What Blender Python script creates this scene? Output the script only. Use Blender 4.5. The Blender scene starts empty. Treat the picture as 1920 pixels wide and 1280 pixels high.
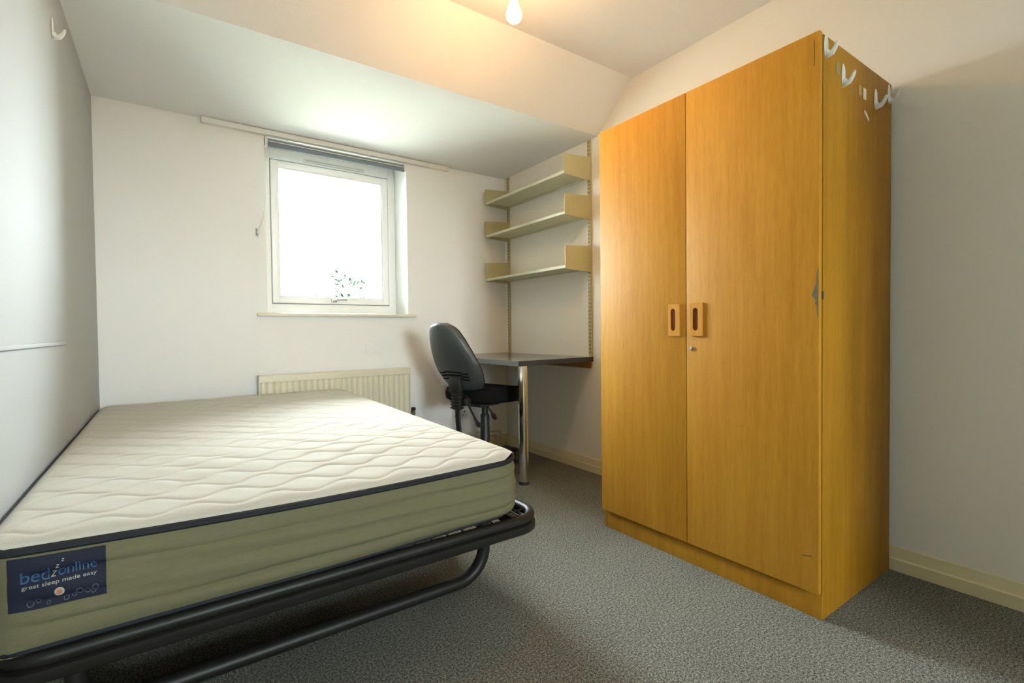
import bpy, bmesh, math, random
from mathutils import Vector, Matrix
random.seed(7)
R = math.radians
S = bpy.context.scene
C = S.collection

# ------------------------------------------------------------------ camera
CAM_H = 0.94
yaw, pitch, roll = R(35.07), R(1.22), R(-0.64)
F = Vector((math.sin(yaw)*math.cos(pitch), math.cos(yaw)*math.cos(pitch), -math.sin(pitch)))
Rt = Vector((math.cos(yaw), -math.sin(yaw), 0))
Up = Rt.cross(F)
R2 = math.cos(roll)*Rt + math.sin(roll)*Up
U2 = -math.sin(roll)*Rt + math.cos(roll)*Up
cam = bpy.data.cameras.new('camera')
cam.sensor_width = 36
cam.lens = 916.26*36/1920
cam.clip_start = 0.02
co = bpy.data.objects.new('camera', cam)
C.objects.link(co)
M = Matrix((R2, U2, -F)).transposed().to_4x4()
M.translation = (0, 0, CAM_H)
co.matrix_world = M
S.camera = co

# ------------------------------------------------------------------ light and exposure
S.view_settings.view_transform = 'Standard'
S.view_settings.look = 'None'
S.view_settings.gamma = 1
S.view_settings.use_curve_mapping = False
EXPO = 0.16
S.view_settings.exposure = EXPO
SKY = 69.0
SUN = 380.0
BULB = 285.0
w = bpy.data.worlds.new('world'); S.world = w
w.use_nodes = True
bg = w.node_tree.nodes['Background']
SKYCOL = (0.90, 0.97, 1.03, 1)
bg.inputs[0].default_value = SKYCOL
bg.inputs[1].default_value = SKY
sun = bpy.data.lights.new('sun', 'SUN'); sun.energy = SUN; sun.angle = R(1); sun.color = (1, .96, .86)
so = bpy.data.objects.new('sun', sun); C.objects.link(so)
so.rotation_euler = Vector((0.75, 0.14, -0.65)).to_track_quat('-Z', 'Y').to_euler()
so.location = (-6, 2, 8)
YF = -4.2                                          # wall behind the camera
FW = (-.1, 1.15, .9, 1.88)                          # added unseen window for fill light, in that wall: x0, x1, z0, z1
for (px, py, pz, sx, sz, dy) in ((0.967, 3.72, 1.62, 0.93, 1.1, -1), ((FW[0]+FW[1])/2, YF-.37, (FW[2]+FW[3])/2, FW[1]-FW[0], FW[3]-FW[2], 1)):
    pl = bpy.data.lights.new('window_portal', 'AREA'); pl.shape = 'RECTANGLE'; pl.size = sx; pl.size_y = sz
    pl.cycles.is_portal = True
    po = bpy.data.objects.new('window_portal', pl); C.objects.link(po)
    po.location = (px, py, pz)
    po.rotation_euler = Vector((0, dy, 0)).to_track_quat('-Z', 'Z').to_euler()

# ------------------------------------------------------------------ room numbers
XR, XL, YB = 2.29, -0.305, 3.349
ZS, YS, YC, ZC = 2.189, 2.2745, 1.9866, 2.4358
WX0, WX1, WZ0, WZ1 = 0.505, 1.43, 1.07, 2.172      # window opening

# ------------------------------------------------------------------ materials
def new_mat(name):
    m = bpy.data.materials.new(name); m.use_nodes = True
    nt = m.node_tree
    return m, nt, nt.nodes['Principled BSDF']
def N(nt, t, **kw):
    n = nt.nodes.new(t)
    for k, v in kw.items():
        if k in n.inputs: n.inputs[k].default_value = v
        else: setattr(n, k, v)
    return n
def mat(name, col, rough=0.6, metal=0.0, var=0.06, scale=12.0, bump=0.0, bscale=200.0, spec=0.5, stretch=(1, 1, 1), coat=0.0):
    """plain colour with a slight procedural unevenness and optional fine relief"""
    m, nt, b = new_mat(name)
    tc = N(nt, 'ShaderNodeTexCoord')
    mp = N(nt, 'ShaderNodeMapping'); mp.inputs['Scale'].default_value = stretch
    nt.links.new(tc.outputs['Object'], mp.inputs['Vector'])
    no = N(nt, 'ShaderNodeTexNoise', Scale=scale, Detail=4.0)
    nt.links.new(mp.outputs[0], no.inputs['Vector'])
    mx = N(nt, 'ShaderNodeMix', data_type='RGBA')
    c = Vector(col)
    mx.inputs['A'].default_value = (*(c*(1-var)), 1)
    mx.inputs['B'].default_value = (*(c*(1+var)), 1)
    nt.links.new(no.outputs['Fac'], mx.inputs['Factor'])
    nt.links.new(mx.outputs['Result'], b.inputs['Base Color'])
    b.inputs['Roughness'].default_value = rough
    b.inputs['Metallic'].default_value = metal
    b.inputs['Specular IOR Level'].default_value = spec
    b.inputs['Coat Weight'].default_value = coat
    if bump:
        n2 = N(nt, 'ShaderNodeTexNoise', Scale=bscale, Detail=3.0)
        nt.links.new(tc.outputs['Object'], n2.inputs['Vector'])
        bp = N(nt, 'ShaderNodeBump', Strength=bump, Distance=0.002)
        nt.links.new(n2.outputs['Fac'], bp.inputs['Height'])
        nt.links.new(bp.outputs[0], b.inputs['Normal'])
    return m
def wood(name, dark, light, seed, rough=0.42, gscale=26.0):
    m, nt, b = new_mat(name)
    tc = N(nt, 'ShaderNodeTexCoord')
    mp = N(nt, 'ShaderNodeMapping'); mp.inputs['Scale'].default_value = (1, 1, 0.045); mp.inputs['Location'].default_value = (seed, seed*2.1, 0)
    nt.links.new(tc.outputs['Object'], mp.inputs['Vector'])
    g = N(nt, 'ShaderNodeTexNoise', Scale=gscale, Detail=7.0, Roughness=0.65)
    nt.links.new(mp.outputs[0], g.inputs['Vector'])
    mp2 = N(nt, 'ShaderNodeMapping'); mp2.inputs['Scale'].default_value = (1, 1, 0.25); mp2.inputs['Location'].default_value = (seed*3, 0, seed)
    nt.links.new(tc.outputs['Object'], mp2.inputs['Vector'])
    g2 = N(nt, 'ShaderNodeTexNoise', Scale=4.0, Detail=3.0)
    nt.links.new(mp2.outputs[0], g2.inputs['Vector'])
    fl = N(nt, 'ShaderNodeTexNoise', Scale=160.0, Detail=2.0)      # short pale flecks
    mp3 = N(nt, 'ShaderNodeMapping'); mp3.inputs['Scale'].default_value = (1, 1, 0.12)
    nt.links.new(tc.outputs['Object'], mp3.inputs['Vector']); nt.links.new(mp3.outputs[0], fl.inputs['Vector'])
    a = N(nt, 'ShaderNodeMath', operation='MULTIPLY_ADD'); a.inputs[1].default_value = 0.5
    nt.links.new(g2.outputs['Fac'], a.inputs[0])
    a2 = N(nt, 'ShaderNodeMath', operation='MULTIPLY'); a2.inputs[1].default_value = 0.5
    nt.links.new(g.outputs['Fac'], a2.inputs[0]); nt.links.new(a2.outputs[0], a.inputs[2])
    a3 = N(nt, 'ShaderNodeMath', operation='MULTIPLY_ADD'); a3.inputs[1].default_value = 0.25
    nt.links.new(fl.outputs['Fac'], a3.inputs[0]); nt.links.new(a.outputs[0], a3.inputs[2])
    cr = N(nt, 'ShaderNodeValToRGB')
    cr.color_ramp.elements[0].position = 0.44; cr.color_ramp.elements[0].color = (*dark, 1)
    cr.color_ramp.elements[1].position = 0.80; cr.color_ramp.elements[1].color = (*light, 1)
    nt.links.new(a3.outputs[0], cr.inputs[0])
    nt.links.new(cr.outputs[0], b.inputs['Base Color'])
    b.inputs['Roughness'].default_value = rough; b.inputs['Specular IOR Level'].default_value = 0.18
    bp = N(nt, 'ShaderNodeBump', Strength=0.12, Distance=0.001)
    nt.links.new(g.outputs['Fac'], bp.inputs['Height']); nt.links.new(bp.outputs[0], b.inputs['Normal'])
    return m
def carpet():
    m, nt, b = new_mat('grey_speckled_carpet')
    tc = N(nt, 'ShaderNodeTexCoord')
    n1 = N(nt, 'ShaderNodeTexNoise', Scale=150.0, Detail=3.0, Roughness=0.7)
    n2 = N(nt, 'ShaderNodeTexNoise', Scale=420.0, Detail=2.0)
    n3 = N(nt, 'ShaderNodeTexNoise', Scale=2.2, Detail=3.0)
    for n in (n1, n2, n3): nt.links.new(tc.outputs['Object'], n.inputs['Vector'])
    a = N(nt, 'ShaderNodeMath', operation='ADD')
    nt.links.new(n1.outputs['Fac'], a.inputs[0]); nt.links.new(n2.outputs['Fac'], a.inputs[1])
    cr = N(nt, 'ShaderNodeValToRGB')
    e = cr.color_ramp.elements
    e[0].position = 0.40; e[0].color = (0.05, 0.05, 0.046, 1)
    e[1].position = 0.61; e[1].color = (0.64, 0.64, 0.56, 1)
    k = e.new(0.5); k.color = (0.26, 0.262, 0.225, 1)
    h = N(nt, 'ShaderNodeMath', operation='MULTIPLY'); h.inputs[1].default_value = 0.5
    nt.links.new(a.outputs[0], h.inputs[0]); nt.links.new(h.outputs[0], cr.inputs[0])
    mx = N(nt, 'ShaderNodeMix', data_type='RGBA', blend_type='MULTIPLY'); mx.inputs['Factor'].default_value = 0.35
    nt.links.new(cr.outputs[0], mx.inputs['A'])
    nt.links.new(n3.outputs['Fac'], mx.inputs['B'])
    nt.links.new(mx.outputs['Result'], b.inputs['Base Color'])
    b.inputs['Roughness'].default_value = 0.95; b.inputs['Specular IOR Level'].default_value = 0.1
    bp = N(nt, 'ShaderNodeBump', Strength=0.9, Distance=0.006)
    nt.links.new(a.outputs[0], bp.inputs['Height']); nt.links.new(bp.outputs[0], b.inputs['Normal'])
    return m
def pane_mat():
    m, nt, b = new_mat('clear_window_glass'); nt.nodes.remove(b)
    t = N(nt, 'ShaderNodeBsdfTransparent'); t.inputs[0].default_value = (.97, 1, .98, 1)
    g = N(nt, 'ShaderNodeBsdfGlossy', Roughness=0.0)
    f = N(nt, 'ShaderNodeFresnel', IOR=1.45)
    mx = N(nt, 'ShaderNodeMixShader')
    nt.links.new(f.outputs[0], mx.inputs[0]); nt.links.new(t.outputs[0], mx.inputs[1]); nt.links.new(g.outputs[0], mx.inputs[2])
    nt.links.new(mx.outputs[0], nt.nodes['Material Output'].inputs['Surface'])
    return m
def glow(name, col, st):
    m, nt, b = new_mat(name)
    b.inputs['Base Color'].default_value = (.9, .9, .85, 1)
    b.inputs['Emission Color'].default_value = (*col, 1)
    b.inputs['Emission Strength'].default_value = st
    return m

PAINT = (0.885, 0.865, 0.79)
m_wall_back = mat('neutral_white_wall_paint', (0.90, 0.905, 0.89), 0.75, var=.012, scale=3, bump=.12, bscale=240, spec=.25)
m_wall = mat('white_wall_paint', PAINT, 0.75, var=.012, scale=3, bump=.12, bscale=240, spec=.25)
m_wall_left = mat('darkened_wall_paint', (0.42, 0.44, 0.44), 0.75, var=.012, scale=3, bump=.12, bscale=240, spec=.25)  # wall paint darkened to offset the strong window light on this side
m_ceil = mat('white_ceiling_paint', (0.89, 0.895, 0.885), 0.85, var=.012, scale=3, bump=.25, bscale=160, spec=.2)
m_skirt = mat('cream_gloss_paint', (0.76, 0.68, 0.43), 0.4, var=.03, scale=6)
m_carpet = carpet()
m_upvc = mat('white_plastic_frame', (0.92, 0.93, 0.925), 0.35, var=.01)
m_white = mat('white_plastic', (0.82, 0.83, 0.80), 0.4, var=.01)
m_sill = mat('cream_sill_paint', (0.80, 0.765, 0.62), 0.4, var=.02)
m_seal = mat('grey_rubber_seal', (0.22, 0.24, 0.26), 0.6)
m_pane = pane_mat()
m_cream = mat('cream_radiator_enamel', (0.77, 0.73, 0.57), 0.35, var=.015)
m_shelf = mat('cream_shelf_enamel', (0.60, 0.59, 0.43), 0.4, var=.02)
m_bracket = mat('beige_shelf_enamel', (0.50, 0.45, 0.24), 0.42, var=.03)
m_dark = mat('slot_dark', (0.05, 0.05, 0.04), 0.8)
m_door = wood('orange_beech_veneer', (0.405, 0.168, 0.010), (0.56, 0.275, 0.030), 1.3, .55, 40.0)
m_side = wood('shaded_beech_veneer', (0.25, 0.112, 0.005), (0.43, 0.198, 0.012), 4.7, .55)  # door veneer with the shade of the wardrobe side put into its colour
m_plinth = wood('amber_plinth_veneer', (0.32, 0.14, 0.009), (0.49, 0.235, 0.022), 8.1)
m_handle = wood('handle_beech', (0.50, 0.215, 0.025), (0.66, 0.32, 0.055), 2.2)
m_pocket = wood('handle_recess_brown', (0.16, 0.045, 0.012), (0.28, 0.085, 0.02), 5.2)
m_batten = wood('brown_batten', (0.24, 0.12, 0.03), (0.36, 0.19, 0.05), 3.2)
m_batten2 = mat('pale_slat_wood', (0.30, 0.27, 0.17), 0.6)
m_core = mat('grey_chipboard_core', (0.13, 0.118, 0.07), 0.9, var=.4, scale=90)
m_scratch = mat('dark_scratch', (0.14, 0.06, 0.02), 0.8)
m_gap_shade = mat('door_gap_shade', (0.17, 0.075, 0.015), 0.6)  # dark filler colour standing in for the shade behind the doors
m_chrome = mat('chrome', (0.78, 0.78, 0.76), 0.09, 1.0, var=.01)
m_steel = mat('satin_steel', (0.5, 0.5, 0.47), 0.3, 1.0)
m_lock = mat('dull_lock_metal', (0.22, 0.22, 0.18), 0.5, 0.6)
m_vent = mat('vent_shadow_grey', (0.55, 0.57, 0.56), 0.6)
m_desk = mat('dark_grey_laminate', (0.125, 0.122, 0.108), 0.2, var=.2, scale=60, spec=.9)
m_edging = mat('black_edging', (0.022, 0.023, 0.024), 0.35)
m_edging2 = mat('edging_reflection', (0.13, 0.135, 0.12), 0.3, var=.15, scale=40)  # black edging lightened to paint in the reflected window wall
m_black = mat('black_plastic', (0.022, 0.023, 0.023), 0.42)
m_shell = mat('charcoal_shell_plastic', (0.066, 0.073, 0.075), 0.36, bump=.15, bscale=500)
m_fabric = mat('black_seat_fabric', (0.006, 0.0065, 0.007), 0.9, spec=.2, bump=.4, bscale=700)
m_tube = mat('black_painted_steel', (0.014, 0.013, 0.011), 0.45, spec=.35)
m_quilt = mat('white_knit_ticking', (0.57, 0.555, 0.49), 0.85, var=.012, scale=300, bump=.25, bscale=480, spec=.2)
m_border = mat('grey_woven_border', (0.165, 0.152, 0.084), 0.85, var=.08, scale=60, bump=.35, bscale=500, spec=.2, stretch=(1, 1, 6))
m_piping = mat('navy_piping', (0.006, 0.007, 0.013), 0.7)
m_label = mat('navy_label_satin', (0.015, 0.017, 0.034), 0.7, spec=.2)
m_ltblue = mat('blue_print', (0.022, 0.095, 0.21), 0.5)
m_ltwhite = mat('pale_print', (0.36, 0.36, 0.33), 0.5)
m_ltgrey = mat('faded_print', (0.065, 0.07, 0.10), 0.5)
m_orange = mat('orange_print', (0.5, 0.17, 0.08), 0.5)
m_blindf = mat('slate_blind_fabric', (0.16, 0.20, 0.235), 0.7)
m_paper = mat('white_paper_scrap', (0.75, 0.72, 0.60), 0.7)
m_tape = mat('yellowed_tape', (0.52, 0.31, 0.07), 0.5)
m_residue = mat('tape_residue', (0.30, 0.21, 0.07), 0.5)
m_bulb = glow('lit_bulb_glass', (1.0, 0.53, 0.21), BULB)
m_leaf = mat('green_leaf', (0.11, 0.24, 0.09), 0.6, var=.4, scale=8)
m_leaf2 = mat('darkened_leaf', (0.002, 0.0042, 0.0026), 0.9, var=.4, scale=8, spec=.0)  # leaf copy darkened to stay visible against the sky glare
m_bark = mat('brown_bark', (0.12, 0.08, 0.05), 0.9)
m_ground = mat('dry_lawn', (0.45, 0.46, 0.40), 0.95, var=.2, scale=3)
m_brick = mat('outer_render', (0.5, 0.48, 0.42), 0.9)

# ------------------------------------------------------------------ mesh helpers
class MB:
    def __init__(s): s.bm = bmesh.new()
    def box(s, x0, x1, y0, y1, z0, z1, bevel=0.0, seg=2):
        n0 = set(s.bm.verts)
        r = bmesh.ops.create_cube(s.bm, size=1)
        for v in r['verts']:
            v.co = Vector(((x0+x1)/2+v.co.x*(x1-x0), (y0+y1)/2+v.co.y*(y1-y0), (z0+z1)/2+v.co.z*(z1-z0)))
        if bevel:
            ed = list({e for v in r['verts'] for e in v.link_edges})
            bmesh.ops.bevel(s.bm, geom=ed, offset=bevel, segments=seg, affect='EDGES', profile=.5)
        return s
    def obox(s, cx, size, rot, bevel=0.0):
        """box turned by a matrix about its centre"""
        r = bmesh.ops.create_cube(s.bm, size=1)
        vs = r['verts']
        for v in vs: v.co = Vector((v.co.x*size[0], v.co.y*size[1], v.co.z*size[2]))
        if bevel:
            ed = list({e for v in vs for e in v.link_edges})
            g = bmesh.ops.bevel(s.bm, geom=ed, offset=bevel, segments=2, affect='EDGES', profile=.5)
            vs = list({v for f in g['faces'] for v in f.verts} | {v for v in vs if v.is_valid})
        for v in vs: v.co = rot @ v.co + Vector(cx)
        return s
    def tube(s, pts, r, n=12, closed=False, caps=True, flat=1.0):
        pts = [Vector(p) for p in pts]; k = len(pts)
        rr = r if isinstance(r, (list, tuple)) else [r]*k
        rings = []; nrm = None
        for i, p in enumerate(pts):
            if closed: t = pts[(i+1) % k]-pts[i-1]
            else: t = pts[min(i+1, k-1)]-pts[max(i-1, 0)]
            t.normalize()
            if nrm is None:
                a = Vector((0, 0, 1)) if abs(t.z) < .9 else Vector((1, 0, 0))
                nrm = (a-t*a.dot(t)).normalized()
            else:
                nrm = nrm-t*nrm.dot(t)
                nrm = nrm.normalized() if nrm.length > 1e-6 else t.orthogonal().normalized()
            b = t.cross(nrm)
            rings.append([s.bm.verts.new(p+rr[i]*(math.cos(q)*nrm+flat*math.sin(q)*b)) for q in [2*math.pi*j/n for j in range(n)]])
        for i in range(k if closed else k-1):
            A, B = rings[i], rings[(i+1) % k]
            for j in range(n): s.bm.faces.new((A[j], A[(j+1) % n], B[(j+1) % n], B[j]))
        if caps and not closed:
            s.bm.faces.new(rings[0][::-1]); s.bm.faces.new(rings[-1])
        return s
    def lathe(s, prof, c=(0, 0, 0), n=24, ax='z'):
        """prof: (radius, height) pairs, turned about an axis through c"""
        c = Vector(c); rings = []
        for r, h in prof:
            ring = []
            for j in range(n):
                q = 2*math.pi*j/n; a, b = max(r, 1e-5)*math.cos(q), max(r, 1e-5)*math.sin(q)
                d = {'z': (a, b, h), 'x': (h, a, b), 'y': (b, h, a)}[ax]
                ring.append(s.bm.verts.new(c+Vector(d)))
            rings.append(ring)
        for A, B in zip(rings, rings[1:]):
            for j in range(n): s.bm.faces.new((A[j], A[(j+1) % n], B[(j+1) % n], B[j]))
        s.bm.faces.new(rings[0][::-1]); s.bm.faces.new(rings[-1])
        return s
    def prism(s, poly, vec):
        """poly: 3-D loop, swept along vec"""
        vec = Vector(vec)
        a = [s.bm.verts.new(Vector(p)) for p in poly]; b = [s.bm.verts.new(Vector(p)+vec) for p in poly]
        s.bm.faces.new(a[::-1]); s.bm.faces.new(b)
        k = len(a)
        for i in range(k): s.bm.faces.new((a[i], a[(i+1) % k], b[(i+1) % k], b[i]))
        return s
    def grid(s, fn, nu, nv, closed_u=False):
        V = [[s.bm.verts.new(fn(i/nu, j/nv)) for i in range(nu if closed_u else nu+1)] for j in range(nv+1)]
        w_ = nu
        for j in range(nv):
            for i in range(w_):
                i2 = (i+1) % nu if closed_u else i+1
                s.bm.faces.new((V[j][i], V[j][i2], V[j+1][i2], V[j+1][i]))
        return V
    def build(s, name, m, parent=None, base=None, smooth=35, local=False):
        bmesh.ops.recalc_face_normals(s.bm, faces=s.bm.faces)
        o0 = Vector((0, 0, 0))
        if not local:
            if parent is not None:
                r = parent
                while r.parent: r = r.parent
                o0 = r.location.copy()
            elif base is not None: o0 = Vector(base)
        if o0.length: bmesh.ops.translate(s.bm, vec=-o0, verts=s.bm.verts)
        me = bpy.data.meshes.new(name); s.bm.to_mesh(me); s.bm.free()
        me.materials.append(m)
        if smooth:
            for p in me.polygons: p.use_smooth = True
            me.set_sharp_from_angle(angle=R(smooth))
        o = bpy.data.objects.new(name, me); C.objects.link(o)
        if parent is not None: o.parent = parent
        elif base is not None: o.location = base
        return o
def thing(name, label, cat, loc, rz=0.0, group=None):
    o = bpy.data.objects.new(name, None); C.objects.link(o)
    o.empty_display_size = .05
    o.location = loc; o.rotation_euler = (0, 0, rz)
    return tag(o, label, cat, group)
def tag(o, label, cat, group=None):
    o['label'] = label; o['category'] = cat
    if group: o['group'] = group
    return o
def struct(o):
    o['kind'] = 'structure'; return o
def copy_part(o, parent, loc=None):
    c = o.copy(); C.objects.link(c); c.parent = parent
    if loc is not None: c.location = loc
    return c
def arc(c, r, a0, a1, n, u, v):
    c, u, v = Vector(c), Vector(u), Vector(v)
    return [c+r*(math.cos(a0+(a1-a0)*i/n)*u+math.sin(a0+(a1-a0)*i/n)*v) for i in range(n+1)]
def sstep(a, b, x):
    t = min(1, max(0, (x-a)/(b-a))); return t*t*(3-2*t)

# ================================================================== ROOM SHELL
T = 0.25
struct(MB().box(XL-T, XR+T, YF-T, YB+T+.02, -.2, 0).build('floor', m_carpet, smooth=0))
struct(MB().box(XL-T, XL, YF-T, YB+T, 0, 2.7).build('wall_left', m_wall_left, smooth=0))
struct(MB().box(XR, XR+T, YF-T, YB+T, 0, 2.7).build('wall_right', m_wall, smooth=0))
b = MB()
b.box(XL, FW[0], YF-T, YF, 0, 2.7); b.box(FW[1], XR, YF-T, YF, 0, 2.7); b.box(FW[0], FW[1], YF-T, YF, 0, FW[2]); b.box(FW[0], FW[1], YF-T, YF, FW[3], 2.7)
struct(b.build('wall_front', m_wall, smooth=0))
BLOCK_X0 = 1.66                                      # added unseen wall block shading the near right floor from the fill window
struct(MB().box(BLOCK_X0, XR, YF, -.45, 0, 2.7).build('wall_light_block', m_wall, smooth=0))
b = MB()
b.box(XL, WX0, YB, YB+T, 0, 2.7); b.box(WX1, XR, YB, YB+T, 0, 2.7)
b.box(WX0, WX1, YB, YB+T, 0, WZ0-.02); b.box(WX0, WX1, YB, YB+T, WZ1, 2.7)
struct(b.build('wall_back', m_wall_back, smooth=0))
b = MB()
b.prism([(XL, YF, ZC), (XL, YC, ZC), (XL, YS, ZS), (XL, YB, ZS), (XL, YB, 2.9), (XL, YF, 2.9)], (XR-XL, 0, 0))
struct(b.build('ceiling', m_ceil, smooth=0))
# skirting boards with a sloped upper half
def skirting(name, p0, p1, inward):
    p0, p1, n = Vector(p0), Vector(p1), Vector(inward)
    z = Vector((0, 0, 1))
    prof = [p0, p0+n*.018, p0+n*.018+z*.044, p0+n*.013+z*.05, p0+n*.006+z*.088, p0+z*.09]
    return struct(MB().prism(prof, p1-p0).build(name, m_skirt, smooth=0))
skirting('baseboard_right', (XR, YF, 0), (XR, YB, 0), (-1, 0, 0))
skirting('baseboard_left', (XL, YF, 0), (XL, YB, 0), (1, 0, 0))
skirting('baseboard_back', (XL+.018, YB, 0), (XR-.018, YB, 0), (0, -1, 0))
skirting('baseboard_front', (XL+.018, YF, 0), (XR-.018, YF, 0), (0, 1, 0))
# narrow ledge where the boarding on the left wall ends
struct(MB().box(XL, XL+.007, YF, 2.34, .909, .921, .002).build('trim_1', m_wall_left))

# ------------------------------------------------------------------ window
win = bpy.data.objects.new('window_1', None); C.objects.link(win); win.location = (0.967, 3.6, WZ0); struct(win)
YW = 3.575                                   # inner face of the frame
def ring(b, x0, x1, z0, z1, wl, wr, wb, wt, y0, y1, bev=.004):
    b.box(x0, x0+wl, y0, y1, z0, z1, bev); b.box(x1-wr, x1, y0, y1, z0, z1, bev)
    b.box(x0+wl-.003, x1-wr+.003, y0, y1, z0, z0+wb, bev); b.box(x0+wl-.003, x1-wr+.003, y0, y1, z1-wt, z1, bev)
b = MB(); ring(b, WX0, WX1, WZ0-.02, WZ1, .062, .055, .09, .072, YW, YW+.07)
b.build('frame', m_upvc, win)
sx0, sx1, sz0, sz1 = WX0+.066, WX1-.059, WZ0+.075, WZ1-.077
b = MB(); ring(b, sx0-.004, sx1+.004, sz0-.004, sz1+.004, .004, .004, .004, .004, YW+.006, YW+.03, 0)
b.build('seal', m_seal, win)
b = MB(); ring(b, sx0, sx1, sz0, sz1, .043, .043, .043, .043, YW-.008, YW+.05, .006)
sash = b.build('sash', m_upvc, win)
b = MB(); ring(b, sx0+.043, sx1-.043, sz0+.043, sz1-.043, .009, .009, .009, .009, YW, YW+.03, .003)
b.build('glazing_bead', m_upvc, sash)
MB().box(sx0+.04, sx1-.04, YW+.018, YW+.024, sz0+.04, sz1-.04).build('pane', m_pane, sash, smooth=0)
b = MB(); b.box(.945, .985, YW-.02, YW-.006, sz0+.012, sz0+.04, .004); b.box(.955, .975, YW-.034, YW-.018, sz0+.018, sz0+.034, .004)
b.tube([(.965, YW-.032, sz0+.026), (.975, YW-.036, sz0+.03), (1.05, YW-.036, sz0+.034)], .007, 8)
b.build('handle', m_steel, sash)
b = MB(); b.box(.78, 1.20, YW-.012, YW+.004, 2.112, 2.136, .004)
vent = b.build('trickle_vent', m_white, win)
b = MB(); b.box(.79, 1.19, YW-.0145, YW-.011, 2.121, 2.128)
b.build('vent_slot', m_vent, vent)
b = MB(); b.box(.445, 1.487, YB-.032, YB, WZ0-.022, WZ0, .006); b.box(WX0, WX1, YB-.01, YW, WZ0-.02, WZ0)
b.build('sill', m_sill, win)

w2 = bpy.data.objects.new('fill_window', None); C.objects.link(w2); w2.location = ((FW[0]+FW[1])/2, YF-.2, FW[2]); struct(w2)  # unseen window added to let in fill light
b = MB(); ring(b, FW[0], FW[1], FW[2], FW[3], .06, .06, .06, .06, YF-.24, YF-.17); b.box((FW[0]+FW[1])/2-.03, (FW[0]+FW[1])/2+.03, YF-.24, YF-.17, FW[2]+.05, FW[3]-.05, .004)
b.build('frame', m_upvc, w2)
MB().box(FW[0]+.05, FW[1]-.05, YF-.21, YF-.204, FW[2]+.05, FW[3]-.05).build('pane', m_pane, w2, smooth=0)
MB().box(FW[0]-.04, FW[1]+.04, YF-.17, YF+.03, FW[2]-.02, FW[2]+.004, .004).build('sill', m_white, w2)

# curtain track along the top of the window wall
cr_ = thing('curtain_track', 'long white curtain track along the top of the window wall', 'curtain track', (.97, YB, 2.155))
b = MB(); b.prism([(.186, YB-.036, 2.157), (.186, YB-.036, 2.186), (.186, YB-.001, 2.186), (.186, YB-.001, 2.176), (.186, YB-.03, 2.176), (.186, YB-.03, 2.168), (.186, YB-.001, 2.168), (.186, YB-.001, 2.157)], (1.575, 0, 0))
b.build('track', m_white, cr_, smooth=0)
for x in (.184, 1.748): MB().box(x-.006, x+.014, YB-.04, YB-.001, 2.154, 2.187, .003).build('end_cap', m_white, cr_)

# roller blind, rolled up
rb = thing('roller_blind', 'slate grey roller blind rolled up at the top of the window', 'blind', (.967, YB+.01, 2.10))
yb = YB-.012+.03
MB().lathe([(.019, .522), (.019, 1.415)], (0, yb, 2.132), 20, 'x').build('roller', m_white, rb)
b = MB(); b.lathe([(.0225, .527), (.0225, 1.41)], (0, yb, 2.132), 24, 'x')
b.build('fabric', m_white, rb)
b = MB(); b.box(.527, 1.41, yb-.024, yb-.0215, 2.104, 2.142); b.build('fabric_drop', m_blindf, rb)
b = MB(); b.box(.525, 1.412, yb-.029, yb-.02, 2.094, 2.124, .003); b.build('hem_bar', m_blindf, rb)
b = MB(); b.box(.526, 1.411, yb-.028, yb-.024, 2.126, 2.131, .001); b.build('hem_strip', m_white, rb)
for x in (.508, 1.413):
    b = MB(); b.box(x, x+.013, yb-.032, yb+.03, 2.10, 2.155, .004); b.lathe([(.022, 0), (.022, .013)], (x, yb, 2.132), 20, 'x')
    b.build('bracket', m_white, rb)
for dy, dx in ((0, 0), (.004, .006)):
    p = [(.515+dx, yb-.03-dy, 2.13), (.514+dx, YB-.03, 1.98), (.508+dx, YB-.028, 1.82), (.495+dx, YB-.024, 1.69), (.472+dx, YB-.016, 1.60), (.456+dx*.4, YB-.008, 1.572)]
    MB().tube(p, .0016, 6).build('pull_cord', m_white, rb)
b = MB(); b.lathe([(.003, .012), (.006, .008), (.007, -.006), (.004, -.016)], (.455, YB-.009, 1.566), 12)
b.box(.448, .462, YB-.006, YB-.0005, 1.545, 1.585, .002); b.tube([(.455, YB-.005, 1.55), (.455, YB-.014, 1.546), (.456, YB-.016, 1.535)], .003, 8)
b.build('cord_cleat', m_steel, rb)

# ------------------------------------------------------------------ garden outside
struct(MB().box(-30, 30, YB+T+.03, 40, -.4, -.2).build('ground', m_ground, smooth=0))
struct(MB().box(-30, 30, -40, YF-T-.03, -.4, -.2).build('ground', m_ground, smooth=0))
sh = thing('garden_shrub', 'leafy green shrub outside in the garden beyond the window', 'shrub', (1.95, 6.5, -.2))
b = MB()
tips = []
for k in range(9):
    a = 2*math.pi*k/9; rad = .25+.25*random.random(); hgt = 1.35+.5*random.random()
    pts = [(1.95+.05*math.cos(a), 6.5+.05*math.sin(a), -.2)]
    for q in (.4, .7, 1.0): pts.append((1.95+rad*q*math.cos(a)+random.uniform(-.04, .04), 6.5+rad*q*math.sin(a), -.2+hgt*q*1.0))
    b.tube(pts, [.018, .013, .009, .004], 6); tips.append(pts)
b.build('stem', m_bark, sh)
b = MB()
for k in range(620):
    pts = random.choice(tips); q = random.uniform(.25, 1); i = min(2, int(q*3)); f = q*3-i
    p = Vector(pts[i]).lerp(Vector(pts[i+1]), f)+Vector([random.gauss(0, .07) for _ in range(3)])
    L = random.uniform(.035, .06); d = Vector([random.gauss(0, 1) for _ in range(3)]).normalized(); e = d.orthogonal().normalized()
    vs = [b.bm.verts.new(p+d*L*x+e*L*y) for x, y in ((0, 0), (.5, .28), (1, 0), (.5, -.28))]
    b.bm.faces.new(vs)
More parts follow.
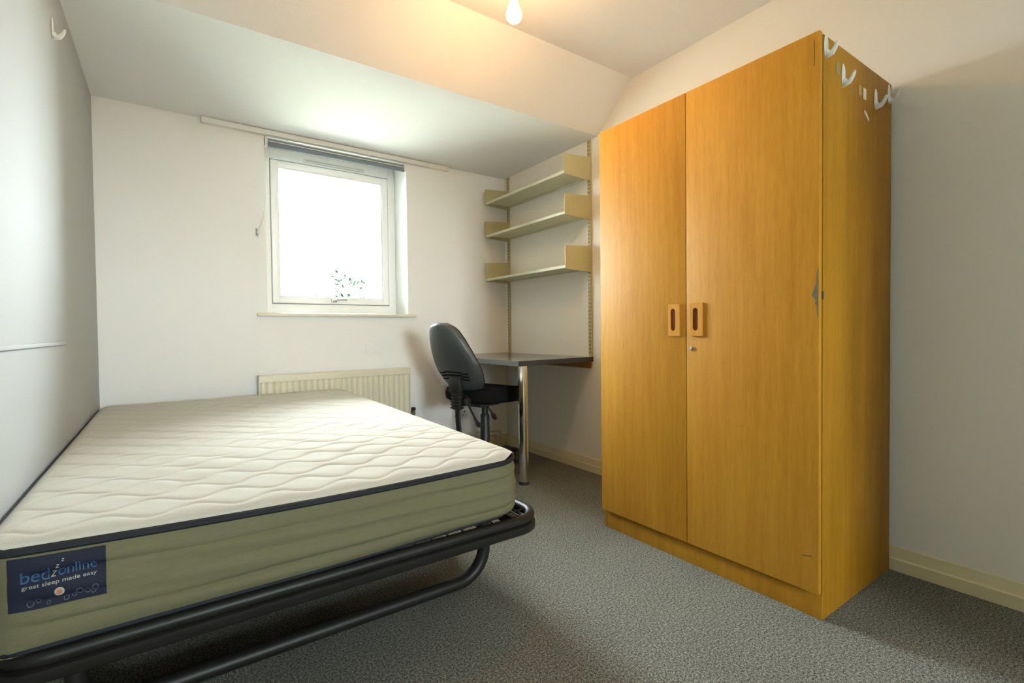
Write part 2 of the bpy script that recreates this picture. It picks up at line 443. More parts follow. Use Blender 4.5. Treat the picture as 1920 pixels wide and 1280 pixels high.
o = b.build('leaves', m_leaf, sh, smooth=0); o['kind'] = 'stuff'

b = MB()
for k in range(60):
    p = Vector((random.gauss(1.90, .13), 6.42+random.uniform(-.1, .1), random.choice((1.36, 1.38, 1.40, 1.55, 1.62))+random.gauss(0, .03)))
    L = random.uniform(.06, .11); d = Vector([random.gauss(0, 1), random.gauss(0, .4), random.gauss(0, 1)]).normalized(); e = d.orthogonal().normalized()
    b.bm.faces.new([b.bm.verts.new(p+d*L*x+e*L*y) for x, y in ((0, 0), (.5, .28), (1, 0), (.5, -.28))])
o = b.build('darkened_leaves', m_leaf2, sh, smooth=0); o['kind'] = 'stuff'

# ================================================================== WARDROBE
FX, WB, Y0, Y1, ZT = 1.675, 2.268, .7014, 1.6546, 1.865
YM = 1.186
wd = thing('wardrobe', 'tall two-door orange beech wardrobe standing against the right-hand wall', 'wardrobe', ((FX+WB)/2, (Y0+Y1)/2, 0))
cx0 = FX+.022
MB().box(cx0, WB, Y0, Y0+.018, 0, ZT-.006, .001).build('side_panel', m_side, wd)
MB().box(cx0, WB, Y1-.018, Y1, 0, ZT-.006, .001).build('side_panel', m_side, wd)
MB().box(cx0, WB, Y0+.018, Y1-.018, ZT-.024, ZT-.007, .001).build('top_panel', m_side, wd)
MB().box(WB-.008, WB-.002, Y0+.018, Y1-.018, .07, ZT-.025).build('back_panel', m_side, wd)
MB().box(cx0+.002, WB-.01, Y0+.018, Y1-.018, .072, .09).build('bottom_panel', m_side, wd)
MB().box(cx0-.001, cx0+.016, Y0+.0005, Y1-.018, 0, .085, .001).build('plinth', m_plinth, wd)
def wdoor(ya, yb_, hy0, hy1, hinge):
    d = MB().box(FX, FX+.019, ya, yb_, .088, ZT, .0015).build('door', m_door, wd)
    # raised handle plate with an oblong finger hole
    hz0, hz1 = .913, 1.041
    cy, cz, hw, hh = (hy0+hy1)/2+.004, (hz0+hz1)/2+.001, .0125, .032
    inner, outer = [], []
    n = 40
    for k in range(n):
        a = 2*math.pi*k/n
        c_, s_ = math.cos(a), math.sin(a)
        inner.append((cy+hw*c_, cz+hw*s_+(hh if s_ > 1e-6 else -hh if s_ < -1e-6 else 0)))
        sc = 1/max(abs(c_)/((hy1-hy0)/2), abs(s_)/((hz1-hz0)/2))
        outer.append(((hy0+hy1)/2+c_*sc, (hz0+hz1)/2+s_*sc))
    for i, (yy, zz) in enumerate(((hy0, hz0), (hy0, hz1), (hy1, hz0), (hy1, hz1))):
        j = min(range(n), key=lambda q: (outer[q][0]-yy)**2+(outer[q][1]-zz)**2); outer[j] = (yy, zz)
    b = MB(); th = .007
    L = [[b.bm.verts.new((x, y, z)) for y, z in loop] for loop, x in ((outer, FX), (outer, FX-th), (inner, FX-th), (inner, FX-.0006))]
    for A, B in zip(L, L[1:]):
        for k in range(n): b.bm.faces.new((A[k], A[(k+1) % n], B[(k+1) % n], B[k]))
    hnd = b.build('handle', m_handle, d, smooth=30)
    b = MB(); b.prism([(FX-.0012, y, z) for y, z in inner], (.0010, 0, 0)); b.build('finger_recess', m_pocket, d, smooth=0)
    return d
dl = wdoor(YM+.0015, Y1-.001, 1.214, 1.266, 1)
dr = wdoor(Y0+.002, YM-.0015, 1.112, 1.164, -1)
b = MB(); b.lathe([(.0085, 0), (.0085, -.003), (.0065, -.004)], (FX, 1.160, .863), 20, 'x'); b.box(FX-.0046, FX-.0035, 1.1592, 1.1608, .858, .868)
b.build('lock', m_lock, dr)
chip = [(.7060, 1.130), (.7085, 1.122), (.7105, 1.085), (.7160, 1.064), (.7245, 1.044), (.7180, 1.034), (.7115, 1.026), (.7155, 1.017), (.7105, 1.010), (.7085, .982), (.7060, .968)]
b = MB(); b.prism([(FX-.0005, y, z) for y, z in chip], (.0012, 0, 0)); b.build('chipped_veneer', m_core, dr, smooth=0)
b = MB(); b.obox((FX-.0002, .738, .203), (.0008, .030, .0035), Matrix.Rotation(R(-14), 3, 'X'))
b.build('scratch', m_scratch, dr, smooth=0)
MB().obox((FX-.0002, .7185, 1.80), (.0008, .0022, .08), Matrix.Identity(3)).build('scratch', m_scratch, dr, smooth=0)
MB().box(FX+.0195, cx0-.0005, Y0+.008, Y1-.008, .1, ZT-.01).build('door_gap', m_gap_shade, wd, smooth=0)
MB().box(FX+.018, cx0+.004, Y0-.0012, Y0+.004, 1.03, 1.055, .001).build('hinge', m_dark, wd)

# white stick-on hooks, tape and paper on the wardrobe's side
def hook_parts(root, d):
    """hook in local axes: base plate in the x-z plane, prong out along -y"""
    b = MB()
    def f(u, v):
        a = 2*math.pi*u; r = v
        return Vector((.0150*r*math.cos(a), -.004*math.sqrt(max(0, 1-r*r*.96))-.0004, .039*r*math.sin(a)))
    b.grid(f, 28, 8, closed_u=True)
    b.tube([(0, -.0002, 0), (0, 0, 0)], .001, 4)
    b.build('base_plate', m_white, root, local=True)
    pts = [(0, -.002, -.018), (0, -.009, -.029), (0, -.017, -.027), (0, -.026, -.015), (0, -.032, -.002), (0, -.034, .004)]
    MB().tube(pts, [.010, .0092, .0082, .0068, .0052, .003], 12).build('prong', m_white, root, local=True)
HK = [(1.713, 1.824, 'white stick-on hook at the front top corner of the wardrobe side'),
      (1.841, 1.770, 'white stick-on hook beside the pale tape mark on the wardrobe side'),
      (2.113, 1.763, 'white stick-on hook to the right of the torn paper scraps on the wardrobe'),
      (2.241, 1.816, 'white stick-on hook at the wall edge of the wardrobe side')]
first = None
for x, z, lb in HK:
    t = thing('adhesive_hook', lb, 'hook', (x, Y0, z), 0, 'white hooks on the wardrobe side')
    if first is None: hook_parts(t, -1); first = t
    else:
        for ch in list(first.children): copy_part(ch, t)
t = thing('adhesive_hook', 'white stick-on hook high on the left white wall under the ceiling', 'hook', (XL, 2.285, 1.995), R(90))
for ch in list(first.children): copy_part(ch, t)
tag(MB().box(1.962, 1.986, Y0-.0012, Y0, 1.742, 1.776).build('tape_strip', m_tape, base=(1.974, Y0, 1.742)), 'yellowed tape strip left of the white paper scrap on the wardrobe side', 'tape')
tag(MB().box(2.004, 2.026, Y0-.0014, Y0, 1.738, 1.776).build('paper_scrap', m_paper, base=(2.015, Y0, 1.738)), 'torn white paper scrap beside the yellowed tape on the wardrobe side', 'paper')
b = MB(); b.prism([(2.014, Y0-.0012, 1.702), (2.036, Y0-.0012, 1.693), (2.054, Y0-.0012, 1.675), (2.048, Y0-.0012, 1.671), (2.03, Y0-.0012, 1.682), (2.012, Y0-.0012, 1.692)], (0, .0012, 0))
tag(b.build('paper_scrap', m_paper, base=(2.034, Y0, 1.685), smooth=0), 'small slanted paper scrap lowest on the wardrobe side', 'paper')
tag(MB().box(1.786, 1.814, Y0-.001, Y0, 1.762, 1.803).build('tape_strip', m_residue, base=(1.8, Y0, 1.762)), 'faint old tape mark left of the second hook on the wardrobe side', 'tape')

# ================================================================== BED
# --- black steel bed frame
bf = thing('bed_frame', 'black tubular steel folding bed frame on the carpet under the mattress', 'bed frame', (.36, 2.2, 0))
BX0, BX1, BY0, BY1, BR = -.283, .998, 1.270, 3.225, .085
def loop(z, off=0.0):
    x0, x1, y0, y1 = BX0+off, BX1-off, BY0+off, BY1-off
    P = []
    for (cx, cy, a) in ((x1-BR, y0+BR, -90), (x1-BR, y1-BR, 0), (x0+BR, y1-BR, 90), (x0+BR, y0+BR, 180)):
        P += arc((cx, cy, z), BR, R(a), R(a+90), 8, (1, 0, 0), (0, 1, 0))
    return P
MB().tube(loop(.328), .0155, 14, closed=True).build('upper_frame', m_tube, bf)
prof = [(-.004, .314), (.014, .314), (.018, .308), (.018, .288), (.014, .282), (-.008, .282), (-.0125, .287), (-.0125, .308)]
LP = [loop(z, o) for o, z in prof]; nl = len(LP[0])
b = MB(); V = [[b.bm.verts.new(p) for p in ring_] for ring_ in LP]
for i in range(len(prof)):
    A, B = V[i], V[(i+1) % len(prof)]
    for j in range(nl): b.bm.faces.new((A[j], A[(j+1) % nl], B[(j+1) % nl], B[j]))
b.build('lower_frame', m_tube, bf, smooth=50)
wy = MB().tube([(0, BY0+.01, .337), (0, BY1-.01, .337)], .0024, 6).build('wire', m_tube, bf)
wy.location = (-.22-bf.location.x+bf.location.x, 0, 0)
for k in range(1, 23): copy_part(wy, bf, (-.22+.052*k, 0, 0))
wx = MB().tube([(BX0+.01, 0, .334), (BX1-.01, 0, .334)], .0024, 6).build('wire', m_tube, bf)
wx.location = (0, 1.335, 0)
for k in range(1, 36): copy_part(wx, bf, (0, 1.335+.052*k, 0))
MB().box(.935, .978, 1.40, 3.12, .325, .333, .002).build('side_strap', m_tube, bf)
for y in (1.56, 2.95):
    P = [(-.20, y, .30)]+[(-.20, y, .16)]+arc((-.10, y, .125), .10, R(180), R(270), 8, (1, 0, 0), (0, 0, 1))
    P += [(.3, y, .025)]+arc((.845, y, .135), .11, R(270), R(360), 10, (1, 0, 0), (0, 0, 1))+[(.955, y, .2), (.955, y, .30)]
    MB().tube(P, .0235, 16).build('leg_loop', m_tube, bf)
    for x in (-.20, .925): MB().box(x-.012, x+.030, y-.25 if y < 2 else y-.05, y+.05 if y < 2 else y+.20, .292, .322, .003).build('leg_bracket', m_tube, bf)

o = MB().box(-.252, -.205, 1.292, 1.33, .315, .343, .002).build('slat_end', m_batten2, bf); o['label'] = 'pale slat end'
# --- mattress
mt = thing('mattress', 'white quilted mattress with grey sides and navy piping on the black bed frame', 'mattress', (.31, 2.24, .346))
MX0, MX1, MY0, MY1, MR = -.294, .925, 1.254, 3.235, .10
ZBOT = .347
def ztop(x, y):
    u = min(1, max(0, (x-MX0)/(MX1-MX0))); v = min(1, max(0, (y-MY0)/(MY1-MY0)))
    z = (.542*(1-u)+.528*u)*(1-v)+(.556*(1-u)+.556*u)*v
    return z-.012*math.sin(math.pi*u)*(1-sstep(0, .35, v))
# outline by arc length, 0 at the left end of the straight front edge, running towards +x
ML = .055                                          # left corners are tighter than the right ones
_hp = math.pi/2
SEG = [('l', (MX0+ML, MY0), (1, 0), MX1-MX0-ML-MR), ('c', (MX1-MR, MY0+MR), -90, MR), ('l', (MX1, MY0+MR), (0, 1), MY1-MY0-2*MR), ('c', (MX1-MR, MY1-MR), 0, MR),
       ('l', (MX1-MR, MY1), (-1, 0), MX1-MX0-ML-MR), ('c', (MX0+ML, MY1-ML), 90, ML), ('l', (MX0, MY1-ML), (0, -1), MY1-MY0-2*ML), ('c', (MX0+ML, MY0+ML), 180, ML)]
LT = sum(q[3]*(_hp if q[0] == 'c' else 1) for q in SEG)
def outline(s):
    s = s % LT
    for i_, (k, p, d, L) in enumerate(SEG):
        ln = L*_hp if k == 'c' else L
        if s <= ln or i_ == len(SEG)-1:
            if k == 'l': return Vector((p[0]+d[0]*s, p[1]+d[1]*s)), Vector((d[1], -d[0]))
            an = R(d)+s/L; n = Vector((math.cos(an), math.sin(an)))
            return Vector(p)+n*L, n
        s -= ln
def border(s, v, off=0.0):
    p, n = outline(s)
    zt = ztop(p.x, p.y)
    wob = .006*math.sin(s*9.1+1.3)+.004*math.sin(s*17.3)
    o = .009*math.sin(math.pi*min(1, max(0, v)))**.6
    for vi, dep, amp in ((.27, .0075, .03), (.52, .0035, .06), (.76, .006, .05)):
        vv = vi+amp*.25*math.sin(s*6.3+vi*9)
        o -= dep*math.exp(-((v-vv)/.026)**2)
    o += .0025*math.sin(v*22+s*8+2*math.sin(s*3.1))*math.sin(math.pi*v)
    o -= (.010+.024*sstep(.25, .85, p.x))*(1-sstep(0, .16, v))
    left = 1-sstep(MX0+.02, MX0+.10, p.x)
    o = o*(1-left)-.004*left
    p2 = p+n*(o+off)
    return Vector((p2.x, p2.y, ZBOT+(zt-ZBOT)*v+wob*.3*math.sin(math.pi*v)))
b = MB(); V = b.grid(lambda u, v: border(u*LT, v), 420, 30, closed_u=True)
b.bm.faces.new(V[0][::-1])
b.build('side_border', m_border, mt, smooth=60)
def yline(y, x):
    """distance to the nearest wavy quilting line"""
    sp, lam, A = .072, .165, .021
    best = 9
    k0 = int((y-MY0)/sp)
    for k in range(k0-1, k0+3):
        ph = math.pi*(k % 2)
        yl = MY0+.05+sp*k+A*math.sin(2*math.pi*x/lam+ph)
        sl = A*2*math.pi/lam*math.cos(2*math.pi*x/lam+ph)
        best = min(best, abs(y-yl)/math.sqrt(1+sl*sl))
    return best
def top(u, v):
    y = MY0+(MY1-MY0)*v
    dy = min(y-MY0, MY1-y)
    ins = MR-math.sqrt(max(0, MR*MR-(MR-dy)**2)) if dy < MR else 0
    inl = ML-math.sqrt(max(0, ML*ML-(ML-dy)**2)) if dy < ML else 0
    x = MX0+inl+(MX1-MX0-ins-inl)*u
    ed = min(dy, u*(MX1-MX0)+inl*.6, (1-u)*(MX1-MX0)+ins*.6)
    rise = .024*math.sqrt(max(0, 1-(1-min(1, ed/.055))**2))
    rise += .012*sstep(0, .5, ed)
    d = yline(y, x)
    q = .0046*(math.exp(-(d/.0055)**2)*.62+math.exp(-(d/.02)**2)*.38)*sstep(.0, .05, ed)
    cr = .0022*math.sin(x*31+3*math.sin(y*5))*math.sin(y*47+2*math.sin(x*9))*sstep(.05, .3, ed)
    sag = -.010*math.exp(-(((x-.3)/.35)**2+((y-2.3)/.5)**2))
    return Vector((x, y, ztop(x, y)+.004+rise-q+cr+sag))
# rows crowd towards the two ends, where the corners turn
def tv(v): return v if False else (0.5-0.5*math.cos(math.pi*v))*.25+v*.75
b = MB(); b.grid(lambda u, v: top(u, tv(v)), 330, 500); b.build('quilted_top', m_quilt, mt, smooth=80)
for zf, rr, nm in ((1.0, .0085, 'piping'), (0.0, .006, 'piping')):
    P = []
    for k in range(260):
        p, n = outline(LT*k/260)
        if zf: P.append((p.x+n.x*(-.001), p.y+n.y*(-.001), ztop(p.x, p.y)+.003))
        else: P.append((p.x-n.x*(.008+.022*sstep(.25, .85, p.x)), p.y-n.y*(.008+.022*sstep(.25, .85, p.x)), ZBOT+.006))
    MB().tube(P, rr, 10, closed=True).build(nm, m_piping, mt)
# navy maker's label on the front side, near the wall
LS0, LS1, LV0, LV1 = -.012, .128, .44, .955
def onlabel(a, c, off): return border(LS0+(LS1-LS0)*a, LV0+(LV1-LV0)*c, off)
b = MB()
V1 = b.grid(lambda u, v: onlabel(u, v, .0035), 30, 14)
b.grid(lambda u, v: onlabel(u, v, -.004), 30, 14)
lab = b.build('label', m_label, mt)
lab['label'] = 'navy maker label with blue lettering sewn on the grey side'
def text(body, size, a0, c0, a1, rise, m, name, off=.0045, shear=0.0):
    """lettering laid on the label: from (a0,c0) it spans to a1, climbing by rise"""
    cu = bpy.data.curves.new('lettering', 'FONT'); cu.body = body; cu.size = 1; cu.shear = shear; cu.resolution_u = 3
    t_ = bpy.data.objects.new('lettering', cu); C.objects.link(t_)
    bpy.context.view_layer.update()
    me = bpy.data.meshes.new_from_object(t_.evaluated_get(bpy.context.evaluated_depsgraph_get()))
    bpy.data.objects.remove(t_); bpy.data.curves.remove(cu)
    xs = [v.co.x for v in me.vertices]; x0, x1 = min(xs), max(xs)
    for v in me.vertices:
        f = (v.co.x-x0)/(x1-x0)
        v.co = onlabel(a0+(a1-a0)*f, c0+rise*f+v.co.y*size, off)-mt.location
    me.materials.clear(); me.materials.append(m)
    o = bpy.data.objects.new(name, me); C.objects.link(o); o.parent = lab
    return o
text('bed', .30, .13, .52, .42, .02, m_ltblue, 'lettering')
text('online', .30, .50, .56, .90, .03, m_ltblue, 'lettering')
text('z', .22, .425, .56, .49, 0, m_ltwhite, 'lettering', shear=.3)
text('z', .16, .475, .72, .52, 0, m_ltwhite, 'lettering', shear=.3)
text('z', .12, .535, .84, .57, 0, m_ltwhite, 'lettering', shear=.3)
text('great sleep made easy', .105, .14, .41, .90, .05, m_ltwhite, 'lettering')
def dot(a, c, ra, rc, m, name, off=.0045, hole=0.0):
    b = MB(); n = 24
    if hole:
        b.grid(lambda u, v: onlabel(a+ra*(hole+(1-hole)*v)*math.cos(2*math.pi*u), c+rc*(hole+(1-hole)*v)*math.sin(2*math.pi*u), off), n, 1, closed_u=True)
    else:
        b.grid(lambda u, v: onlabel(a+ra*max(v, .01)*math.cos(2*math.pi*u), c+rc*max(v, .01)*math.sin(2*math.pi*u), off), n, 3, closed_u=True)
    return b.build(name, m, lab)
dot(.515, .265, .052, .085, m_ltwhite, 'badge')
dot(.515, .265, .030, .050, m_orange, 'badge', .0049)
for a, c, r in ((.72, .19, .040), (.80, .16, .034), (.885, .21, .038), (.86, .13, .03), (.22, .12, .04), (.30, .15, .03), (.58, .10, .03), (.66, .13, .026), (.40, .08, .022)):
    dot(a, c, r, r*1.7, m_ltgrey, 'outline_print', .0046, .72)
# ================================================================== RADIATOR
RX0, RX1, RY, RZ = .437, 1.404, 3.262, .687
rd = thing('radiator', 'cream fluted panel radiator on the wall below the window', 'radiator', ((RX0+RX1)/2, RY+.03, .15))
def flute(u):
    n = 26; q = (u*n) % 1
    return RY+.004+.008*(abs(2*q-1)**3)
b = MB()
NN = 26*8
b.grid(lambda u, v: Vector((RX0+.006+(RX1-RX0-.012)*u, flute(u)+(.012*(1-sstep(0, .05, v))+.010*sstep(.965, 1, v)), .16+(RZ-.03-.16)*v)), NN, 24)
b.box(RX0+.004, RX1-.004, RY+.014, RY+.066, .17, RZ-.02)
b.build('panel', m_cream, rd, smooth=50)
b = MB(); b.prism([(RX0, RY-.001, RZ-.040), (RX0, RY-.001, RZ-.004), (RX0, RY+.004, RZ), (RX0, RY+.068, RZ), (RX0, RY+.068, RZ-.006), (RX0, RY+.010, RZ-.010), (RX0, RY+.010, RZ-.040)], (RX1-RX0, 0, 0))
b.build('top_cover', m_cream, rd, smooth=0)
for x in (RX0, RX1-.004): MB().box(x, x+.004, RY+.004, RY+.068, .16, RZ-.002, .001).build('side_cover', m_cream, rd)
b = MB(); b.lathe([(.010, 0), (.010, .05)], (RX1-.02, RY+.04, .365), 14, 'x'); b.lathe([(.013, -.01), (.013, .022), (.010, .026)], (RX1+.036, RY+.04, .352), 16); b.lathe([(.0095, .0), (.0095, .05)], (RX1+.036, RY+.04, .302), 12)
b.build('valve', m_chrome, rd)
b = MB(); b.lathe([(.013, 0), (.016, .003), (.016, .016), (.012, .02)], (RX1+.036, RY+.04, .376), 16); b.build('valve_cap', m_black, rd)
b = MB(); b.tube([(RX1+.036, RY+.04, .305), (RX1+.036, RY+.04, .0)], .0075, 10); b.build('pipe', m_cream, rd)
# small painted-over blanking plate
tag(MB().box(1.115, 1.175, YB-.004, YB, .795, .865, .002).build('blanking_plate', m_wall_back, base=(1.145, YB, .795)), 'painted-over square blanking plate on the wall above the radiator', 'cover plate')
# socket behind the chair
sk = thing('wall_socket', 'white double wall socket low on the wall behind the office chair', 'socket', (1.845, YB, .263))
MB().box(1.772, 1.918, YB-.009, YB, .263, .349, .003).build('face_plate', m_white, sk)
for x in (1.808, 1.882):
    b = MB()
    b.box(x-.004, x+.004, YB-.0105, YB-.009, .307, .322); b.box(x-.015, x-.007, YB-.0105, YB-.009, .285, .291); b.box(x+.007, x+.015, YB-.0105, YB-.009, .285, .291)
    b.build('socket_hole', m_dark, sk)
    MB().box(x-.007, x+.007, YB-.013, YB-.009, .328, .342, .002).build('switch', m_white, sk)
# cream heating pipes boxed along the foot of the window wall
tr = thing('pipe_run', 'cream painted heating pipes along the skirting behind the chair base', 'pipes', (1.85, YB-.05, 0))
for z, y, x1 in ((.142, YB-.030, 2.215), (.112, YB-.034, 2.185)):
    P = [(1.44, y, z), (1.75, y, z), (x1-.04, y, z)]+arc((x1-.04, y, z-.035), .035, R(90), R(0), 6, (1, 0, 0), (0, 0, 1))+[(x1-.005, y, .0)]
    MB().tube(P, .0085, 10).build('pipe', m_cream, tr)
for x in (1.62, 2.09): MB().box(x-.012, x+.012, YB-.046, YB, .10, .158, .003).build('pipe_clip', m_cream, tr)

# ================================================================== DESK
DX, DY, DZ = 1.655, 2.295, .764
dk = thing('corner_desk', 'dark grey topped desk with one chrome leg fixed in the room corner', 'desk', (1.97, 2.85, 0))
tp = [(DX, DY), (XR-.002, DY+.037), (XR-.002, YB-.002), (DX-.01, YB-.002)]
b = MB(); b.prism([(x, y, DZ-.026) for x, y in tp], (0, 0, .0262)); 
b.build('desktop', m_desk, dk, smooth=0)
for (p, q, mm) in ((tp[0], tp[1], m_edging), (tp[3], tp[0], m_edging2)):
    d = (Vector(q)-Vector(p)).normalized(); n = Vector((d.y, -d.x))
    pts = [Vector(p)-d*(.003 if p == tp[0] else 0), Vector(q)+d*(.003 if q == tp[0] else 0)]
    MB().prism([(pts[0].x, pts[0].y, DZ-.03), (pts[1].x, pts[1].y, DZ-.03), (pts[1].x+n.x*.004, pts[1].y+n.y*.004, DZ-.03), (pts[0].x+n.x*.004, pts[0].y+n.y*.004, DZ-.03)], (0, 0, .031)).build('edge_band', mm, dk, smooth=0)
LX, LY = 1.767, 2.405
MB().lathe([(.0305, .018), (.0305, DZ-.03)], (LX, LY, 0), 32).build('leg', m_chrome, dk)
MB().lathe([(.030, 0), (.033, .004), (.033, .018), (.0306, .02)], (LX, LY, 0), 32).build('foot', m_black, dk)
b = MB(); b.lathe([(.05, DZ-.0315), (.05, DZ-.026)], (LX, LY, 0), 32); b.box(LX-.075, LX+.075, LY-.075, LY+.075, DZ-.0295, DZ-.0262, .001)
b.build('mounting_plate', m_steel, dk)
MB().box(XR-.025, XR-.001, DY+.05, YB-.03, DZ-.075, DZ-.026, .002).build('wall_batten', m_batten, dk)
MB().box(DX+.03, XR-.03, YB-.025, YB-.001, DZ-.075, DZ-.026, .002).build('wall_batten', m_batten, dk)

# ================================================================== SHELVES
UP = [(3.283, 'cream slotted steel shelf upright nearest the room corner'), (2.346, 'cream slotted steel shelf upright beside the wardrobe')]
UZ0, UZ1 = DZ+.002, 2.185
for y, lb in UP:
    t = thing('shelf_upright', lb, 'shelf upright', (XR, y, UZ0), 0, 'slotted uprights carrying the shelves')
    MB().box(XR-.014, XR-.0005, y-.0125, y+.0125, UZ0, UZ1, .001).build('channel', m_bracket, t)
    b = MB(); z = UZ0+.02
    while z < UZ1-.02:
        for dy in (-.006, .006): b.box(XR-.0146, XR-.0138, y+dy-.0022, y+dy+.0022, z, z+.014)
        z += .025
    o = b.build('slots', m_dark, t, smooth=0); o['kind'] = 'stuff'
SH = [(1.936, 'topmost cream metal shelf on the wall above the desk', .115), (1.681, 'middle cream metal shelf on the wall above the desk', .120), (1.341, 'lowest cream metal shelf on the wall above the desk', .135)]
SX = XR-.236
for z, lb, hh in SH:
    t = thing('wall_shelf', lb, 'shelf', (XR-.12, 2.8, z), 0, 'cream metal shelves over the desk')
    b = MB(); b.box(SX+.002, XR-.016, 2.334, 3.262, z+.008, z+.011); b.box(SX, SX+.004, 2.334, 3.262, z-.006, z+.012, .0015); b.box(SX+.004, SX+.016, 2.334, 3.262, z-.006, z-.0035); b.box(XR-.019, XR-.016, 2.334, 3.262, z-.004, z+.03)
    b.build('board', m_shelf, t)
    for y, mm in ((2.330, m_bracket), (3.264, m_bracket)):
        MB().prism([(SX-.002, y, z-.010), (SX-.002, y, z+hh), (XR-.014, y, z+hh+.018), (XR-.014, y, z-.020)], (0, .003, 0)).build('end_bracket', mm, t, smooth=0)

# ================================================================== OFFICE CHAIR (local axes: faces +x)
CH = thing('office_chair', 'black operator chair on a gas column pulled up to the desk', 'chair', (1.735, 2.80, 0), R(15))
def bw(t):   # half width of the backrest at height t
    P = [(0, .10), (.06, .155), (.15, .195), (.28, .218), (.42, .216), (.6, .196), (.78, .163), (.9, .128), (.96, .095), (1, .045)]
    for (a, x), (c, y) in zip(P, P[1:]):
        if t <= c: return .89*(x+(y-x)*((t-a)/(c-a)))
    return .040
BZ0, BZ1 = .555, .995
def bx(t): return -.170-.222*t-.014*math.sin(t*math.pi)
def shell(u, v, off=0.0):
    w_ = bw(v); s_ = 2*u-1
    edge = min(1, (1-abs(s_))/.25); te = min(1, min(v, 1-v)/.07)
    th = .034*math.sqrt(max(0, 1-(1-edge)**2))*math.sqrt(max(0, 1-(1-te)**2))
    return Vector((bx(v)-.012-th-off+.035*s_*s_, -w_*s_, BZ0+(BZ1-BZ0)*v))
def cush(u, v):
    w_ = bw(v)*.97; s_ = 2*u-1
    edge = min(1, (1-abs(s_))/.22); te = min(1, min(v, 1-v)/.07)
    th = .042*math.sqrt(max(0, 1-(1-edge)**2))*math.sqrt(max(0, 1-(1-te)**2))
    return Vector((bx(v)-.012+th+.035*s_*s_, -w_*s_, BZ0+.006+(BZ1-BZ0-.012)*v))
b = MB(); b.grid(shell, 40, 48); b.grid(lambda u, v: shell(u, v)*1.0+Vector((.0, 0, 0)) if False else Vector((bx(v)-.011+.035*(2*u-1)**2, -bw(v)*(2*u-1), BZ0+(BZ1-BZ0)*v)), 40, 48)
b.build('back_shell', m_shell, CH, local=True, smooth=60)
b = MB(); b.grid(cush, 32, 40); b.grid(lambda u, v: Vector((bx(v)-.0112+.035*(2*u-1)**2, -bw(v)*.97*(2*u-1), BZ0+.006+(BZ1-BZ0-.012)*v)), 32, 40)
b.build('back_cushion', m_fabric, CH, local=True, smooth=60)
for v0 in (.30, .255, .21):
    b = MB(); b.tube([shell(u, v0-.02*(1 if u < .3 or u > .7 else 0), .0002) for u in [.16+.03*k for k in range(23)]], (.0055), 6)
    b.build('shell_groove', m_fabric, CH, local=True)
# stem, bracket and tail behind the backrest
b = MB(); b.box(-.285, -.245, -.05, .05, .555, .655, .010); b.build('stem_socket', m_black, CH, local=True)
b = MB(); b.box(-.275, -.235, -.036, .036, .445, .60, .010); b.box(-.265, -.06, -.032, .032, .465, .492, .006)
for k in range(5): b.box(-.280, -.230, -.040, .040, .452+.022*k, .462+.022*k, .004)
b.build('back_stem', m_black, CH, local=True)
b = MB(); b.tube([(-.252, 0, .46), (-.248, .002, .38), (-.236, .004, .29)], .011, 8, flat=2.0); b.build('stem_tail', m_black, CH, local=True)
b = MB(); b.lathe([(.012, 0), (.026, .004), (.028, .02), (.02, .034)], (-.235, -.085, .50), 18, 'y'); b.build('tension_knob', m_black, CH, local=True)
MB().box(-.222, -.20, -.052, -.03, .528, .534, .002).build('bolt_plate', m_steel, CH, local=True)
# seat
def seat(u, v):
    a = 2*math.pi*u
    c_, s_ = math.cos(a), math.sin(a)
    k = (abs(c_)**4+abs(s_)**4)**-.25
    q = math.sin(v*math.pi) if False else 1
    prof = [(0.0, .018), (.86, .012), (.955, .0), (1.0, -.028), (.985, -.066), (.88, -.084), (0.0, -.088)]
    i = min(5, int(v*6)); f = v*6-i
    rr = prof[i][0]+(prof[i+1][0]-prof[i][0])*f; h = prof[i][1]+(prof[i+1][1]-prof[i][1])*f
    x, y = .235*rr*c_*k, .232*rr*s_*k
    return Vector((.02+x, y, .565+h-.022*sstep(.10, .24, x)-.010*sstep(-.1, .25, x)+.006*sstep(.12, .23, abs(y))*(1 if h > -.03 else 0)))
b = MB(); b.grid(lambda u, v: seat(u, max(.001, min(.999, v))), 56, 24, closed_u=True); b.build('seat_cushion', m_fabric, CH, local=True, smooth=60)
b = MB(); b.box(-.16, .13, -.15, .15, .485, .512, .012); b.box(-.12, .08, -.075, .075, .445, .492, .012); b.build('seat_mechanism', m_black, CH, local=True)
for (P, pad) in (([(-.175, -.02, .465), (-.165, -.035, .43), (-.150, -.05, .385), (-.138, -.057, .355)], (-.128, -.062, .338)), ([(-.03, -.04, .465), (-.015, -.055, .425), (.0, -.066, .39)], (.012, -.074, .37))):
    b = MB(); b.tube(P+[pad], [.006, .006, .007, .012, .010][:len(P)] + [.013], 10, flat=1.5); b.tube([P[-1], pad, Vector(pad)+(Vector(pad)-Vector(P[-1]))*.8], [.010, .017, .009], 12, flat=1.6)
    b.build('lever', m_black, CH, local=True)
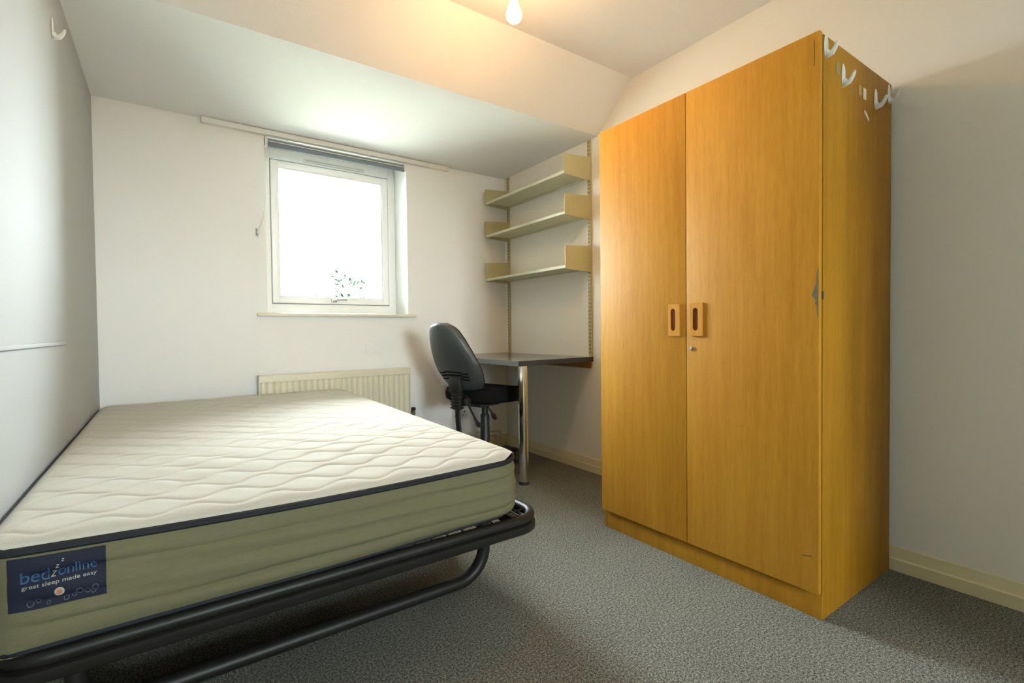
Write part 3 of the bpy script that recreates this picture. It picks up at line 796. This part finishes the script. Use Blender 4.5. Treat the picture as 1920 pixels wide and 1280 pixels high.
b = MB(); b.lathe([(.034, .10), (.034, .30), (.031, .305), (.031, .38), (.022, .385), (.022, .46)], (0, 0, 0), 24); b.build('gas_column', m_black, CH, local=True)
b = MB(); b.lathe([(.045, .075), (.05, .085), (.05, .115), (.036, .128)], (0, 0, 0), 24); b.build('base_hub', m_black, CH, local=True)
for k in range(5):
    a = R(-5+72*k); d = Vector((math.cos(a), math.sin(a), 0)); e = Vector((-d.y, d.x, 0))
    P = [d*.03+Vector((0, 0, .105)), d*.12+Vector((0, 0, .112)), d*.22+Vector((0, 0, .105)), d*.295+Vector((0, 0, .088))]
    b = MB(); b.tube(P, [.026, .025, .022, .018], 12); lg = b.build('base_leg', m_black, CH, local=True)
    cs = d*.285
    b = MB()
    for sg in (-1, 1):
        c0 = cs+e*(.014*sg)+Vector((.0, 0, .0255))
        pts = [c0-e*.010, c0-e*.008, c0+e*.008, c0+e*.010]
        b.tube(pts, [.021, .0255, .0255, .021], 20)
    b.tube([cs+Vector((0, 0, .03)), cs+Vector((0, 0, .085))], .007, 10); b.obox(cs+Vector((0, 0, .047)), (.03, .034, .02), Matrix.Rotation(a, 3, 'Z'), .005)
    b.build('caster', m_black, lg, local=True)

# ================================================================== PENDANT LAMP
PX, PY, PZ = 1.122, 1.56, 2.168
lp = thing('pendant_lamp', 'bare lit bulb hanging from the ceiling in the middle of the room', 'lamp', (PX, PY, ZC))
MB().lathe([(.045, ZC), (.045, ZC-.012), (.032, ZC-.026), (.010, ZC-.032)], (PX, PY, 0), 28).build('ceiling_rose', m_white, lp)
MB().tube([(PX, PY, ZC-.03), (PX, PY, PZ+.09)], .0032, 8).build('flex', m_white, lp)
MB().lathe([(.010, .105), (.017, .098), (.0185, .06), (.0165, .044)], (PX, PY, PZ), 24).build('lamp_holder', m_white, lp)
MB().lathe([(.0135, .05), (.0155, .036), (.023, .022), (.0285, .008), (.030, -.003), (.0285, -.014), (.022, -.025), (.012, -.0305), (.001, -.032)], (PX, PY, PZ), 28).build('bulb', m_bulb, lp)
